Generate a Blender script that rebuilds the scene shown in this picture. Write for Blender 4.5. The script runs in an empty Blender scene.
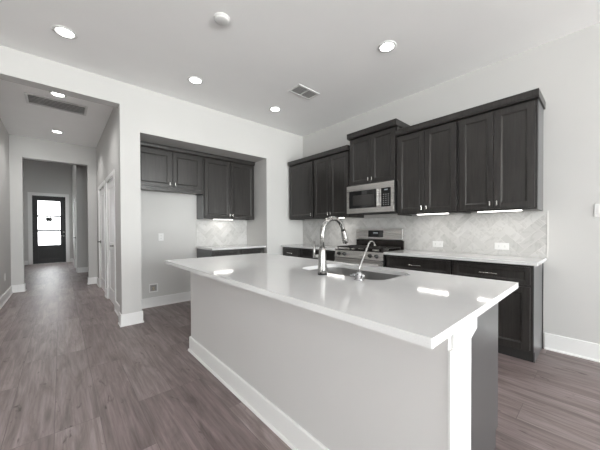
import bpy, bmesh, math, random
from mathutils import Vector, Matrix
random.seed(7)
S = bpy.context.scene
COL = S.collection
PI = math.pi

# ------------------------------------------------------------------ camera
F_PX, PSI, V0, ROLL, PIT, CAM_H = 269.2993, .7266, 231.7341, -.0041, .0105, 1.2145
cam = bpy.data.cameras.new('camera'); cam_o = bpy.data.objects.new('camera', cam); COL.objects.link(cam_o)
cam.sensor_fit = 'HORIZONTAL'; cam.sensor_width = 36.0
cam.lens = F_PX / 600 * 36.0
cam.shift_y = (V0 - 225) / 600
cam.clip_start = .02; cam.clip_end = 200
s_, c_ = math.sin(PSI), math.cos(PSI); sp, cp = math.sin(PIT), math.cos(PIT)
R0 = Vector((c_, -s_, 0)); FW = Vector((s_*cp, c_*cp, -sp)); U0 = Vector((s_*sp, c_*sp, cp))
cr, sr = math.cos(ROLL), math.sin(ROLL)
RX = R0*cr + U0*sr; UY = U0*cr - R0*sr
cam_o.matrix_world = Matrix(((RX.x, UY.x, -FW.x, 0), (RX.y, UY.y, -FW.y, 0), (RX.z, UY.z, -FW.z, CAM_H), (0, 0, 0, 1)))
S.camera = cam_o

# ------------------------------------------------------------------ world, exposure
SKY, GROUND = 33.0, 37.0
w = bpy.data.worlds.new('daylight'); S.world = w; w.use_nodes = True
nt = w.node_tree; nt.nodes.clear()
wo = nt.nodes.new('ShaderNodeOutputWorld'); bg = nt.nodes.new('ShaderNodeBackground')
tc = nt.nodes.new('ShaderNodeTexCoord'); sx = nt.nodes.new('ShaderNodeSeparateXYZ')
mr = nt.nodes.new('ShaderNodeMapRange'); mr.inputs[1].default_value = -.08; mr.inputs[2].default_value = .08
mx = nt.nodes.new('ShaderNodeMix'); mx.data_type = 'RGBA'
mx.inputs[6].default_value = (GROUND*1.0, GROUND*.99, GROUND*.99, 1); mx.inputs[7].default_value = (SKY*.985, SKY*.99, SKY*1.015, 1)
nt.links.new(tc.outputs['Generated'], sx.inputs[0]); nt.links.new(sx.outputs[2], mr.inputs[0])
nt.links.new(mr.outputs[0], mx.inputs[0]); nt.links.new(mx.outputs[2], bg.inputs[0]); nt.links.new(bg.outputs[0], wo.inputs[0])
S.view_settings.view_transform = 'Standard'; S.view_settings.look = 'None'
S.view_settings.exposure = 0.06; S.view_settings.gamma = 1.0; S.view_settings.use_curve_mapping = False
S.cycles.use_denoising = True; S.cycles.max_bounces = 12; S.cycles.diffuse_bounces = 8; S.cycles.glossy_bounces = 6
S.cycles.transparent_max_bounces = 12; S.cycles.sample_clamp_indirect = 6.0; S.cycles.caustics_reflective = False
LED, LED_SPOT, UNDER = 9.0, 5.5, .75         # ceiling discs, their beam (W), under-cabinet bars (W)

# ------------------------------------------------------------------ materials
def mat(name, rgb=(.8, .8, .8), rough=.5, metal=0., spec=.5, coat=0.):
    m = bpy.data.materials.new(name); m.use_nodes = True
    b = m.node_tree.nodes['Principled BSDF']
    b.inputs['Base Color'].default_value = (*rgb, 1); b.inputs['Roughness'].default_value = rough
    b.inputs['Metallic'].default_value = metal; b.inputs['Specular IOR Level'].default_value = spec
    b.inputs['Coat Weight'].default_value = coat
    return m
def N(m, t): return m.node_tree.nodes.new(t)
def L(m, a, b): m.node_tree.links.new(a, b)
def BS(m): return m.node_tree.nodes['Principled BSDF']
def mixc(m, fac, a, b, mode='MIX'):
    n = N(m, 'ShaderNodeMix'); n.data_type = 'RGBA'; n.blend_type = mode
    for i, v in ((0, fac), (6, a), (7, b)):
        if hasattr(v, 'is_linked'): L(m, v, n.inputs[i])
        else: n.inputs[i].default_value = v if i == 0 else (*v, 1)
    return n.outputs[2]
def noise(m, scale, detail=3, vec=(1, 1, 1), rough=.55, dist=0.):
    t = N(m, 'ShaderNodeTexCoord'); mp = N(m, 'ShaderNodeMapping'); mp.inputs['Scale'].default_value = vec
    n = N(m, 'ShaderNodeTexNoise'); n.inputs['Scale'].default_value = scale; n.inputs['Detail'].default_value = detail
    n.inputs['Roughness'].default_value = rough; n.inputs['Distortion'].default_value = dist
    L(m, t.outputs['Object'], mp.inputs[0]); L(m, mp.outputs[0], n.inputs[0])
    return n, mp
def ramp(m, fac, stops):
    r = N(m, 'ShaderNodeValToRGB'); L(m, fac, r.inputs[0]); e = r.color_ramp.elements
    while len(e) < len(stops): e.new(.5)
    for i, (p, c) in enumerate(stops): e[i].position = p; e[i].color = (*c, 1) if len(c) == 3 else c
    return r.outputs[0]
def bump(m, h, st, dist=.002):
    b = N(m, 'ShaderNodeBump'); b.inputs['Strength'].default_value = st; b.inputs['Distance'].default_value = dist
    L(m, h, b.inputs['Height']); L(m, b.outputs[0], BS(m).inputs['Normal'])

def paint(name, rgb, rough=.6, amt=.02):
    m = mat(name, rgb, rough, spec=.3)
    n, _ = noise(m, 2.5, 2)
    c = mixc(m, n.outputs[0], [x*(1-amt) for x in rgb], [min(1, x*(1+amt)) for x in rgb])
    L(m, c, BS(m).inputs['Base Color'])
    n2, _ = noise(m, 260, 2); bump(m, n2.outputs[0], .05, .001)
    return m
M = {}
M['wall'] = paint('pale_wall_paint', (.56, .555, .545))
M['ceiling'] = paint('ceiling_paint', (.93, .93, .93), .7)
M['trim'] = paint('white_trim_paint', (.79, .79, .785), .3, .008)
M['post'] = paint('white_post_paint', (.66, .66, .655), .35, .008)
M['door_white'] = paint('white_door_paint', (.84, .84, .835), .35, .008)
M['island_wall'] = paint('island_wall_paint', (.58, .57, .565))
M['plastic'] = mat('white_plastic', (.72, .72, .715), .35)
M['slot'] = mat('outlet_slots', (.12, .12, .12), .5)
M['duct'] = mat('grey_duct', (.40, .40, .40), .7)
M['dark_filter'] = mat('duct_interior', (.05, .05, .05), .8)  # flat dark colour for the microwave underside filter

def cab_mat(name, dark, light, rough):
    m = mat(name, dark, rough, spec=.5)
    n, _ = noise(m, 5, 5, (7, 7, .55), .6, .5)
    n2, _ = noise(m, 38, 3, (3.2, 3.2, .10), .6)
    a = ramp(m, n.outputs[0], [(.3, dark), (.72, light)])
    g = ramp(m, n2.outputs[0], [(.36, (.80, .80, .80)), (.62, (1.1, 1.1, 1.1))])
    L(m, mixc(m, 1., a, g, 'MULTIPLY'), BS(m).inputs['Base Color'])
    bump(m, n2.outputs[0], .10, .0006)
    return m
M['cab'] = cab_mat('espresso_stained_wood', (.0165, .0148, .0138), (.035, .0318, .0298), .30)
M['cab_side'] = mat('espresso_end_panel', (.046, .047, .050), .34, spec=.8, coat=.55); BS(M['cab_side']).inputs['Coat Roughness'].default_value = .27
M['cab_dark'] = mat('cabinet_recess', (.012, .011, .011), .5)
M['cab_in'] = mat('toe_kick_board', (.02, .019, .018), .5)

# quartz
m = M['quartz'] = mat('white_quartz', (.83, .83, .825), .07, spec=.55)
n, _ = noise(m, 420, 2); n3, _ = noise(m, 6, 3)
q = ramp(m, n.outputs[0], [(.3, (.62, .62, .62)), (.5, (.69, .69, .69))])
L(m, mixc(m, .12, q, ramp(m, n3.outputs[0], [(.35, (.60, .60, .60)), (.65, (.74, .74, .74))])), BS(m).inputs['Base Color'])

# metals
def steel(name, rgb, rough, vec):
    m = mat(name, rgb, rough, 1.)
    n, _ = noise(m, 90, 2, vec); r = N(m, 'ShaderNodeMapRange'); L(m, n.outputs[0], r.inputs[0])
    r.inputs[3].default_value = rough*.75; r.inputs[4].default_value = rough*1.3
    L(m, r.outputs[0], BS(m).inputs['Roughness']); bump(m, n.outputs[0], .04, .0004)
    return m
M['steel'] = steel('brushed_stainless', (.62, .605, .59), .28, (.02, .02, 3))
M['steel_h'] = steel('brushed_stainless_sheet', (.90, .89, .88), .36, (3, .03, 3))
M['nickel'] = steel('brushed_nickel', (.37, .365, .355), .27, (1, 1, .05))
M['chrome'] = mat('polished_chrome', (.50, .51, .52), .10, 1.)
M['pull'] = mat('satin_nickel_pull', (.72, .71, .69), .22, 1.)
M['black_glass'] = mat('black_glass', (.012, .012, .013), .05, spec=.6)
M['window_mesh'] = mat('oven_window', (.035, .033, .032), .10, spec=.6)
M['black_plastic'] = mat('black_plastic', (.018, .018, .018), .35)
M['iron'] = mat('cast_iron', (.022, .020, .019), .55)
M['enamel'] = mat('black_enamel', (.016, .013, .012), .18)
M['burner'] = mat('burner_ring', (.62, .60, .57), .35, 1.)
M['key'] = mat('key_print', (.33, .33, .33), .5)
M['front_door'] = mat('black_door_paint', (.012, .012, .013), .5)
M['emblem'] = mat('dark_window_sticker', (.05, .055, .055), .6)
M['box_in'] = mat('box_interior', (.30, .29, .28), .6)
M['brass'] = mat('valve_brass', (.5, .42, .3), .3, 1.)
def emit(name, rgb, st):
    m = mat(name, (.9, .9, .9), .4); b = BS(m)
    b.inputs['Emission Color'].default_value = (*rgb, 1); b.inputs['Emission Strength'].default_value = st
    return m
M['led'] = emit('lit_led_disc', (1, .98, .95), LED)
M['bar'] = emit('lit_led_bar', (1, .97, .92), 4.)
M['clock'] = emit('clock_digits', (.75, .85, .9), .30); BS(M['clock']).inputs['Base Color'].default_value = (.03, .03, .03, 1)
# clear and frosted panes
m = M['glass'] = bpy.data.materials.new('clear_pane'); m.use_nodes = True; m.node_tree.nodes.clear()
o_ = N(m, 'ShaderNodeOutputMaterial'); t_ = N(m, 'ShaderNodeBsdfTransparent'); g_ = N(m, 'ShaderNodeBsdfGlossy'); x_ = N(m, 'ShaderNodeMixShader')
t_.inputs[0].default_value = (.96, .98, .97, 1); g_.inputs['Roughness'].default_value = .02; x_.inputs[0].default_value = .06
L(m, t_.outputs[0], x_.inputs[1]); L(m, g_.outputs[0], x_.inputs[2]); L(m, x_.outputs[0], o_.inputs[0])
m = M['frosted'] = bpy.data.materials.new('frosted_pane'); m.use_nodes = True; m.node_tree.nodes.clear()
o_ = N(m, 'ShaderNodeOutputMaterial'); t_ = N(m, 'ShaderNodeBsdfTranslucent'); g_ = N(m, 'ShaderNodeBsdfTransparent'); x_ = N(m, 'ShaderNodeMixShader')
t_.inputs[0].default_value = (.55, .56, .56, 1); g_.inputs[0].default_value = (.5, .5, .5, 1); x_.inputs[0].default_value = .2
L(m, t_.outputs[0], x_.inputs[1]); L(m, g_.outputs[0], x_.inputs[2]); L(m, x_.outputs[0], o_.inputs[0])

# floor planks (run along Y)
m = M['floor'] = mat('vinyl_plank', (.1, .08, .08), .33, spec=.45)
t = N(m, 'ShaderNodeTexCoord'); sxyz = N(m, 'ShaderNodeSeparateXYZ'); L(m, t.outputs['Object'], sxyz.inputs[0])
ax = N(m, 'ShaderNodeMath'); ax.operation = 'ADD'; ax.inputs[1].default_value = 11*.22 + .04; L(m, sxyz.outputs[0], ax.inputs[0])
ay = N(m, 'ShaderNodeMath'); ay.operation = 'ADD'; ay.inputs[1].default_value = 12.35; L(m, sxyz.outputs[1], ay.inputs[0])
cx = N(m, 'ShaderNodeCombineXYZ'); L(m, ay.outputs[0], cx.inputs[0]); L(m, ax.outputs[0], cx.inputs[1])
br = N(m, 'ShaderNodeTexBrick'); L(m, cx.outputs[0], br.inputs['Vector'])
br.offset = .37; br.offset_frequency = 3; br.squash = 1
br.inputs['Scale'].default_value = 1; br.inputs['Brick Width'].default_value = 1.32; br.inputs['Row Height'].default_value = .22
br.inputs['Mortar Size'].default_value = .0016; br.inputs['Mortar Smooth'].default_value = .2; br.inputs['Bias'].default_value = 0
br.inputs['Color1'].default_value = (0, 0, 0, 1); br.inputs['Color2'].default_value = (1, 1, 1, 1); br.inputs['Mortar'].default_value = (.5, .5, .5, 1)
# shift the grain by plank
off = N(m, 'ShaderNodeVectorMath'); off.operation = 'MULTIPLY'; L(m, br.outputs['Color'], off.inputs[0]); off.inputs[1].default_value = (13.7, 31.3, 7.1)
addv = N(m, 'ShaderNodeVectorMath'); addv.operation = 'ADD'; L(m, t.outputs['Object'], addv.inputs[0]); L(m, off.outputs[0], addv.inputs[1])
def fnoise(vec, scale, det, dist=0., rough=.6):
    mp = N(m, 'ShaderNodeMapping'); mp.inputs['Scale'].default_value = vec; L(m, addv.outputs[0], mp.inputs[0])
    n = N(m, 'ShaderNodeTexNoise'); n.inputs['Scale'].default_value = scale; n.inputs['Detail'].default_value = det
    n.inputs['Distortion'].default_value = dist; n.inputs['Roughness'].default_value = rough; L(m, mp.outputs[0], n.inputs[0]); return n.outputs[0]
ga = fnoise((5.5, .75, 1), 2.0, 5, 1.1); gb = fnoise((30, 1.3, 1), 2.2, 4, .4); gk = fnoise((5, 1.7, 1), 3.0, 3, .9)
base = ramp(m, br.outputs['Color'], [(0., (.185, .145, .142)), (.5, (.232, .188, .184)), (1., (.285, .236, .230))])
g1 = ramp(m, ga, [(.28, (.56, .53, .52)), (.50, (.98, .98, .98)), (.72, (1.34, 1.34, 1.35))])
g2 = ramp(m, gb, [(.34, (.76, .745, .74)), (.6, (1.09, 1.09, 1.09))])
kn = ramp(m, gk, [(.27, (.34, .30, .29)), (.36, (1, 1, 1))])
cc = mixc(m, 1., mixc(m, 1., mixc(m, 1., base, g1, 'MULTIPLY'), g2, 'MULTIPLY'), kn, 'MULTIPLY')
sf = N(m, 'ShaderNodeMath'); sf.operation = 'MULTIPLY'; sf.inputs[1].default_value = .6; L(m, br.outputs['Fac'], sf.inputs[0])
cc = mixc(m, sf.outputs[0], cc, (.055, .044, .043))
L(m, cc, BS(m).inputs['Base Color'])
rr = N(m, 'ShaderNodeMapRange'); L(m, gb, rr.inputs[0]); rr.inputs[3].default_value = .34; rr.inputs[4].default_value = .48
L(m, rr.outputs[0], BS(m).inputs['Roughness'])
bump(m, gb, .10, .001)

# marble tile: one random number per tile comes in as an attribute
m = M['tile'] = mat('marble_tile', (.6, .6, .6), .22)
at = N(m, 'ShaderNodeAttribute'); at.attribute_name = 'tile'
vc = N(m, 'ShaderNodeVectorMath'); vc.operation = 'ADD'; tcn = N(m, 'ShaderNodeTexCoord')
ml = N(m, 'ShaderNodeVectorMath'); ml.operation = 'MULTIPLY'; L(m, at.outputs['Color'], ml.inputs[0]); ml.inputs[1].default_value = (19, 27, 33)
L(m, tcn.outputs['Object'], vc.inputs[0]); L(m, ml.outputs[0], vc.inputs[1])
nz = N(m, 'ShaderNodeTexNoise'); nz.inputs['Scale'].default_value = 5.; nz.inputs['Detail'].default_value = 5; nz.inputs['Distortion'].default_value = 1.6
L(m, vc.outputs[0], nz.inputs[0])
vein = ramp(m, nz.outputs[0], [(.46, (1, 1, 1)), (.50, (.66, .655, .65)), (.54, (1, 1, 1))])
sepc = N(m, 'ShaderNodeSeparateColor'); L(m, at.outputs['Color'], sepc.inputs[0])
tone = ramp(m, sepc.outputs[0], [(0, (.46, .455, .445)), (.12, (.50, .495, .485)), (.3, (.525, .52, .51)), (1, (.585, .58, .57))])
L(m, mixc(m, .42, tone, vein, 'MULTIPLY'), BS(m).inputs['Base Color'])
M['grout'] = mat('tile_grout', (.60, .59, .57), .7)

# ------------------------------------------------------------------ geometry helpers
class MB:
    def __init__(self): self.bm = bmesh.new()
    def _join(self, b):
        me = bpy.data.meshes.new('t'); b.to_mesh(me); b.free(); self.bm.from_mesh(me); bpy.data.meshes.remove(me); return self
    def box(self, x0, x1, y0, y1, z0, z1, bev=0., seg=2):
        b = bmesh.new(); bmesh.ops.create_cube(b, size=1)
        for v in b.verts:
            v.co = Vector(((x0+x1)/2 + v.co.x*(x1-x0), (y0+y1)/2 + v.co.y*(y1-y0), (z0+z1)/2 + v.co.z*(z1-z0)))
        if bev > 0: bmesh.ops.bevel(b, geom=list(b.edges), offset=bev, segments=seg, affect='EDGES', profile=.5)
        return self._join(b)
    def lathe(self, prof, n=28, mtx=None, cap=True):        # (r, z) profile turned about Z
        b = bmesh.new(); rings = []
        for r, z in prof:
            rings.append([b.verts.new((max(r, 1e-5)*math.cos(2*PI*k/n), max(r, 1e-5)*math.sin(2*PI*k/n), z)) for k in range(n)])
        for a, c in zip(rings, rings[1:]):
            for k in range(n): b.faces.new((a[k], a[(k+1) % n], c[(k+1) % n], c[k]))
        if cap: b.faces.new(list(reversed(rings[0]))); b.faces.new(rings[-1])
        bmesh.ops.remove_doubles(b, verts=b.verts, dist=2e-5); bmesh.ops.recalc_face_normals(b, faces=b.faces)
        for f in b.faces: f.smooth = True
        if mtx: bmesh.ops.transform(b, matrix=mtx, verts=b.verts)
        return self._join(b)
    def tube(self, pts, rad, n=14):
        b = bmesh.new(); P = [Vector(p) for p in pts]; R = rad if isinstance(rad, (list, tuple)) else [rad]*len(P); rings = []
        prev = None
        for i, p in enumerate(P):
            t = (P[min(i+1, len(P)-1)] - P[max(i-1, 0)]).normalized()
            a = prev if prev else (Vector((0, 0, 1)) if abs(t.z) < .9 else Vector((0, 1, 0)))
            u = (a - t*a.dot(t)).normalized(); prev = u; v = t.cross(u)
            rings.append([b.verts.new(p + (u*math.cos(2*PI*k/n) + v*math.sin(2*PI*k/n))*R[i]) for k in range(n)])
        for a, c in zip(rings, rings[1:]):
            for k in range(n): b.faces.new((a[k], a[(k+1) % n], c[(k+1) % n], c[k]))
        b.faces.new(list(reversed(rings[0]))); b.faces.new(rings[-1])
        bmesh.ops.recalc_face_normals(b, faces=b.faces)
        for f in b.faces: f.smooth = len(f.verts) == 4
        return self._join(b)
    def prism(self, poly, axis, a0, a1, bev=0.):  # poly in the two other axes, extruded along axis
        b = bmesh.new()
        def P(p, a): return {'X': (a, p[0], p[1]), 'Y': (p[0], a, p[1]), 'Z': (p[0], p[1], a)}[axis]
        A = [b.verts.new(P(p, a0)) for p in poly]; B = [b.verts.new(P(p, a1)) for p in poly]; n = len(poly)
        b.faces.new(A); b.faces.new(list(reversed(B)))
        for i in range(n): b.faces.new((A[i], B[i], B[(i+1) % n], A[(i+1) % n]))
        bmesh.ops.recalc_face_normals(b, faces=b.faces)
        if bev > 0: bmesh.ops.bevel(b, geom=list(b.edges), offset=bev, segments=2, affect='EDGES', profile=.5)
        return self._join(b)
    def frame_plate(self, outer, holes, z0, z1):  # slab in XY with holes
        b = bmesh.new(); es = []
        for lp in [outer] + holes:
            vs = [b.verts.new((x, y, z1)) for x, y in lp]
            es += [b.edges.new((vs[i], vs[(i+1) % len(vs)])) for i in range(len(vs))]
        bmesh.ops.triangle_fill(b, use_beauty=True, use_dissolve=False, edges=es)
        r = bmesh.ops.extrude_face_region(b, geom=list(b.faces))
        for v in [g for g in r['geom'] if isinstance(g, bmesh.types.BMVert)]: v.co.z = z0
        bmesh.ops.recalc_face_normals(b, faces=b.faces)
        return self._join(b)
    def build(self, name, m, parent=None, label=None, smooth=False):
        me = bpy.data.meshes.new(name); self.bm.to_mesh(me); self.bm.free(); me.materials.append(M[m] if isinstance(m, str) else m)
        o = bpy.data.objects.new(name, me); COL.objects.link(o)
        if parent:
            o.parent = parent; root = parent
            while root.parent: root = root.parent
            me.transform(Matrix.Translation(-parent_origin(parent)))
        if label: o['label'] = label
        return o
def parent_origin(p):
    v = Vector((0, 0, 0))
    while p: v += p.location; p = p.parent
    return v
def box(*a, **k): return MB().box(*a, **k)
def thing(name, label, cat, loc, group=None):
    o = bpy.data.objects.new(name, None); COL.objects.link(o); o.location = loc; o.empty_display_size = .1
    o['label'] = label; o['category'] = cat
    if group: o['group'] = group
    return o
def tag(o, label, cat, group=None):
    o['label'] = label; o['category'] = cat
    if group: o['group'] = group
    return o
def struct(o, label=None):
    o['kind'] = 'structure'
    if label: o['label'] = label
    return o
def sempty(name, loc, label):
    o = bpy.data.objects.new(name, None); COL.objects.link(o); o.location = loc
    o['kind'] = 'structure'; o['label'] = label; return o
def boxes(lst):
    b = MB()
    for a in lst: b.box(*a)
    return b

# ------------------------------------------------------------------ key planes
XW, YF, ZC = 3.6405, 4.001, 3.06           # range wall, wall with the two openings, ceiling
YN = 4.699                                 # back of the recess
XL, YB = -2.6, -8.0                        # rest of the room behind the camera
XHL, XHR, YC, YD = -.725, .615, 7.6, 13.35 # hall
ZH, ZN = 2.7787, 2.4765

# ------------------------------------------------------------------ structure
struct(box(XL-.2, XW+.2, YB-.2, YD+.2, -.12, 0).build('floor', 'floor'), 'grey brown wood plank floor running down the hall')
struct(box(XL-.2, XW+.2, YB-.2, 7.75, ZC, ZC+.15).build('ceiling', 'ceiling'), 'flat pale ceiling with recessed lights')
struct(box(-1.35, .9, 7.75, YD+.2, 3.9, 4.0).build('ceiling_foyer', 'ceiling'))
# wall with the hall opening and the cabinet recess
struct(boxes([(XL, -.69, YF, YF+.16, 0, ZC), (-.69, .5637, YF, YF+.16, ZH, ZC), (.5637, .783, YF, YF+.16, 0, ZC),
              (.783, 2.7628, YF, YF+.16, ZN, ZC), (2.7628, XW, YF, YN+.12, 0, ZC)]).build('wall_front', 'wall'), 'pale wall with hall opening and cabinet recess')
struct(boxes([(.783, 2.7628, YN, YN+.12, 0, ZC), (.783, 2.7628, YF+.16, YN, ZN, ZC)]).build('wall_recess', 'wall'))
struct(box(XW, XW+.15, YB, YF+.9, 0, ZC).build('wall_right', 'wall'), 'pale wall behind the range')
# hall walls: the right one is cut for two doors
D3 = (4.93, 5.77); D2 = (6.12, 7.02)
struct(boxes([(XHR, .783, YF+.16, D3[0], 0, ZC), (XHR, .783, D3[0], D3[1], 2.04, ZC), (XHR, .783, D3[1], D2[0], 0, ZC),
              (XHR, .783, D2[0], D2[1], 2.04, ZC), (XHR, .783, D2[1], YC, 0, ZC)]).build('wall_hall_right', 'wall'))
struct(box(XHL-.15, XHL, YF+.16, YC, 0, ZC).build('wall_hall_left', 'wall'))
struct(boxes([(-1.35, -.553, YC, YC+.15, 0, 3.9), (-.553, .4582, YC, YC+.15, 2.6486, 3.9), (.4582, .90, YC, YC+.15, 0, 3.9)]).build('wall_hall_end', 'wall'))
struct(boxes([(-1.35, -1.2, YC+.15, YD, 0, 3.9)]).build('wall_foyer_left', 'wall'))
struct(boxes([(.75, .9, YC+.15, 9.85, 0, 3.9), (.345, .9, 9.85, 10.05, 0, 3.9), (.345, .5, 10.05, 10.15, 0, 3.9), (.345, .5, 10.15, 11.15, 2.1, 3.9), (.345, .5, 11.15, YD, 0, 3.9)]).build('wall_foyer_right', 'wall'))
DX0, DX1 = -.755, .155
struct(boxes([(-1.35, DX0, YD, YD+.15, 0, 3.9), (DX0, DX1, YD, YD+.15, 2.45, 3.9), (DX1, .9, YD, YD+.15, 0, 3.9)]).build('wall_foyer_end', 'wall'))
# wall behind the camera with three windows, left wall with an added unseen one
WB = [(-1.5, -.25), (-.1, 1.1), (1.25, 2.4), (2.5, 3.57)]; WZ0, WZ1 = .06, 2.9
lst = []; xs = [XL] + [a for wv in WB for a in wv] + [XW]
for i in range(0, len(xs), 2): lst.append((xs[i], xs[i+1], YB-.15, YB, 0, ZC))
for a, b_ in WB: lst += [(a, b_, YB-.15, YB, 0, WZ0), (a, b_, YB-.15, YB, WZ1, ZC)]
struct(boxes(lst).build('wall_back', 'wall'))
LW = (-.9, -.4)
struct(boxes([(XL-.15, XL, YB, LW[0], 0, ZC), (XL-.15, XL, LW[0], LW[1], 0, WZ0), (XL-.15, XL, LW[0], LW[1], WZ1, ZC), (XL-.15, XL, LW[1], YF+.16, 0, ZC)]).build('wall_left', 'wall'))
def portal(loc, rot, sx_, sy_):
    l = bpy.data.lights.new('window_portal', 'AREA'); l.shape = 'RECTANGLE'; l.size = sx_; l.size_y = sy_; l.cycles.is_portal = True
    o = bpy.data.objects.new('window_portal', l); COL.objects.link(o); o.location = loc; o.rotation_euler = rot
def window(i, a, b_, along):
    if along == 'X':
        r = sempty('window_%d' % i, ((a+b_)/2, YB, WZ0), 'white framed window in the back wall')
        def bx(u0, u1, z0, z1, d): return box(u0, u1, YB-.11-d, YB-.11+d, z0, z1)
    else:
        r = sempty('window_%d' % i, (XL, (a+b_)/2, WZ0), 'added unseen white framed window in the left wall')
        def bx(u0, u1, z0, z1, d): return box(XL-.11-d, XL-.11+d, u0, u1, z0, z1)
    fr = MB()
    for q in ((a, a+.05, WZ0, WZ1), (b_-.05, b_, WZ0, WZ1), (a+.05, b_-.05, WZ0, WZ0+.05), (a+.05, b_-.05, WZ1-.05, WZ1), (a+.05, b_-.05, (WZ0+WZ1)/2-.02, (WZ0+WZ1)/2+.02)):
        t = bx(*q, .03); fr._join(t.bm)
    fr.build('window_frame', 'trim', r)
    bx(a+.05, b_-.05, WZ0+.05, (WZ0+WZ1)/2-.02, .003).build('pane', 'glass', r)
    bx(a+.05, b_-.05, (WZ0+WZ1)/2+.02, WZ1-.05, .003).build('pane', 'glass', r)
    if along == 'X': portal(((a+b_)/2, YB-.18, (WZ0+WZ1)/2), (PI/2, 0, 0), b_-a, WZ1-WZ0)
    else: portal((XL-.18, (a+b_)/2, (WZ0+WZ1)/2), (PI/2, 0, -PI/2), b_-a, WZ1-WZ0)
for i, (a, b_) in enumerate(WB): window(i+1, a, b_, 'X')
window(5, LW[0], LW[1], 'Y')  # added out of view to light the island side and range wall

struct(box(XL-4.2, XL-.16, LW[0]-2.5, LW[1]+2.5, 2.96, 3.1).build('sky_block_slab', 'trim'))  # unseen slab added to keep sky light off the left window

# baseboards (face board + rounded top + shoe)
def base_x(name, x0, x1, y, sgn, h=.145):       # along X, on a wall at y, sticking out towards sgn
    b = MB(); t = .014
    b.prism([(y, 0), (y+sgn*t, 0), (y+sgn*t, h-.006), (y+sgn*(t-.006), h), (y, h)], 'X', x0, x1)
    b.prism([(y+sgn*t, 0), (y+sgn*(t+.011), 0), (y+sgn*(t+.011), .009), (y+sgn*(t+.004), .018), (y+sgn*t, .018)], 'X', x0, x1)
    return struct(b.build(name, 'trim'))
def base_y(name, y0, y1, x, sgn, h=.145):
    b = MB(); t = .014
    b.prism([(x, 0), (x+sgn*t, 0), (x+sgn*t, h-.006), (x+sgn*(t-.006), h), (x, h)], 'Y', y0, y1)
    b.prism([(x+sgn*t, 0), (x+sgn*(t+.011), 0), (x+sgn*(t+.011), .009), (x+sgn*(t+.004), .018), (x+sgn*t, .018)], 'Y', y0, y1)
    return struct(b.build(name, 'trim'))
base_y('baseboard_right', YB, .385, XW, -1, .16)
def post_base(name, x0, x1):                   # the pillar wears its baseboard on the front and both returns
    t = .014; b = MB()
    b.box(x0-t, x1+t, YF-t, YF, 0, .150, bev=.003); b.box(x0-t, x0, YF, YF+.16, 0, .150, bev=.003); b.box(x1, x1+t, YF, YF+.7, 0, .148, bev=.003)
    b.box(x0-t-.009, x1+t+.009, YF-t-.011, YF-t, 0, .016, bev=.003)
    b.box(x0-t-.009, x0-t, YF-t, YF+.16, 0, .016, bev=.003); b.box(x1+t, x1+t+.009, YF-t, YF+.69, 0, .016, bev=.003)
    return struct(b.build(name, 'trim'))
post_base('baseboard_pillar', .5637, .783)
base_x('baseboard_recess', .80, 1.750, YN, -1, .15)
base_x('baseboard_front', XL, -.69, YF, -1)
base_x('baseboard_front_right', 2.785, 3.02, YF, -1)
base_y('baseboard_hall_left', YF+.16, YC-.02, XHL, 1)
base_y('baseboard_hall_right', 5.84, 6.05, XHR, -1); base_y('baseboard_hall_right', 7.10, YC-.02, XHR, -1); base_y('baseboard_hall_right', YF+.17, 4.86, XHR, -1)
base_x('baseboard_hall_end', XHL, -.54, YC, -1); base_x('baseboard_hall_end', .445, XHR, YC, -1)
base_y('baseboard_hall_jamb', YC, YC+.15, -.553, 1); base_y('baseboard_hall_jamb', YC, YC+.15, .4582, -1)
base_x('baseboard_foyer', .345, .75, 9.85, -1)
base_y('baseboard_foyer_right', 11.25, YD, .345, -1)
base_x('baseboard_foyer_end', -1.2, -.86, YD, -1); base_x('baseboard_foyer_end', .26, .345, YD, -1)
base_y('baseboard_left', YB, YF, XL, 1); base_x('baseboard_back', XL, XW, YB, 1)

# ------------------------------------------------------------------ doors
# front door: black, three frosted lights over one raised panel
d = sempty('door_1', ((DX0+DX1)/2, YD, 0), 'black front door with three frosted panes at the hall end')
b = MB(); x0, x1 = DX0+.012, DX1-.012; y0, y1 = YD+.03, YD+.075; gx0, gx1 = -.605, -.005
zl = [(.665, 1.155), (1.215, 1.69), (1.745, 2.265)]
b.box(x0, gx0, y0, y1, .012, 2.44); b.box(gx1, x1, y0, y1, .012, 2.44); b.box(gx0, gx1, y0, y1, 2.265, 2.44); b.box(gx0, gx1, y0, y1, .56, .665)
b.box(gx0, gx1, y0, y1, .012, .16); b.box(gx0, gx1, y0, y1, 1.155, 1.215); b.box(gx0, gx1, y0, y1, 1.69, 1.745)
b.build('door_slab', 'front_door', d)
b = MB(); b.box(gx0, gx1, y0+.018, y1, .16, .56); b.box(gx0+.06, gx1-.06, y0+.006, y0+.018, .215, .505, bev=.005); b.build('raised_panel', 'front_door', d)
for z0, z1 in zl: box(gx0, gx1, y0+.02, y0+.028, z0, z1).build('pane', 'frosted', d)
b = MB()
for px, pz in ((-.345, 1.60), (-.275, 1.60)):
    b.prism([(px+.062*math.cos(k*PI/3+PI/6)*1.0, pz+.088*math.sin(k*PI/3+PI/6)) for k in range(6)], 'Y', y0+.0165, y0+.0195)
for k in range(7): b.box(-.40+k*.026, -.40+k*.026+.020, y0+.0165, y0+.0195, 1.432, 1.468)
b.build('pane_sticker', 'emblem', d, 'dark twin hexagon emblem over a line of small letters')
b = MB(); b.lathe([(.026, 0), (.026, .012), (.012, .016), (.012, .05)], 20, Matrix.Translation((.085, y0, 1.00)) @ Matrix.Rotation(PI/2, 4, 'X'))
b.tube([(.085, y0-.05, 1.0), (.02, y0-.052, .998), (-.02, y0-.05, .996)], [.010, .009, .008])
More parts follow.
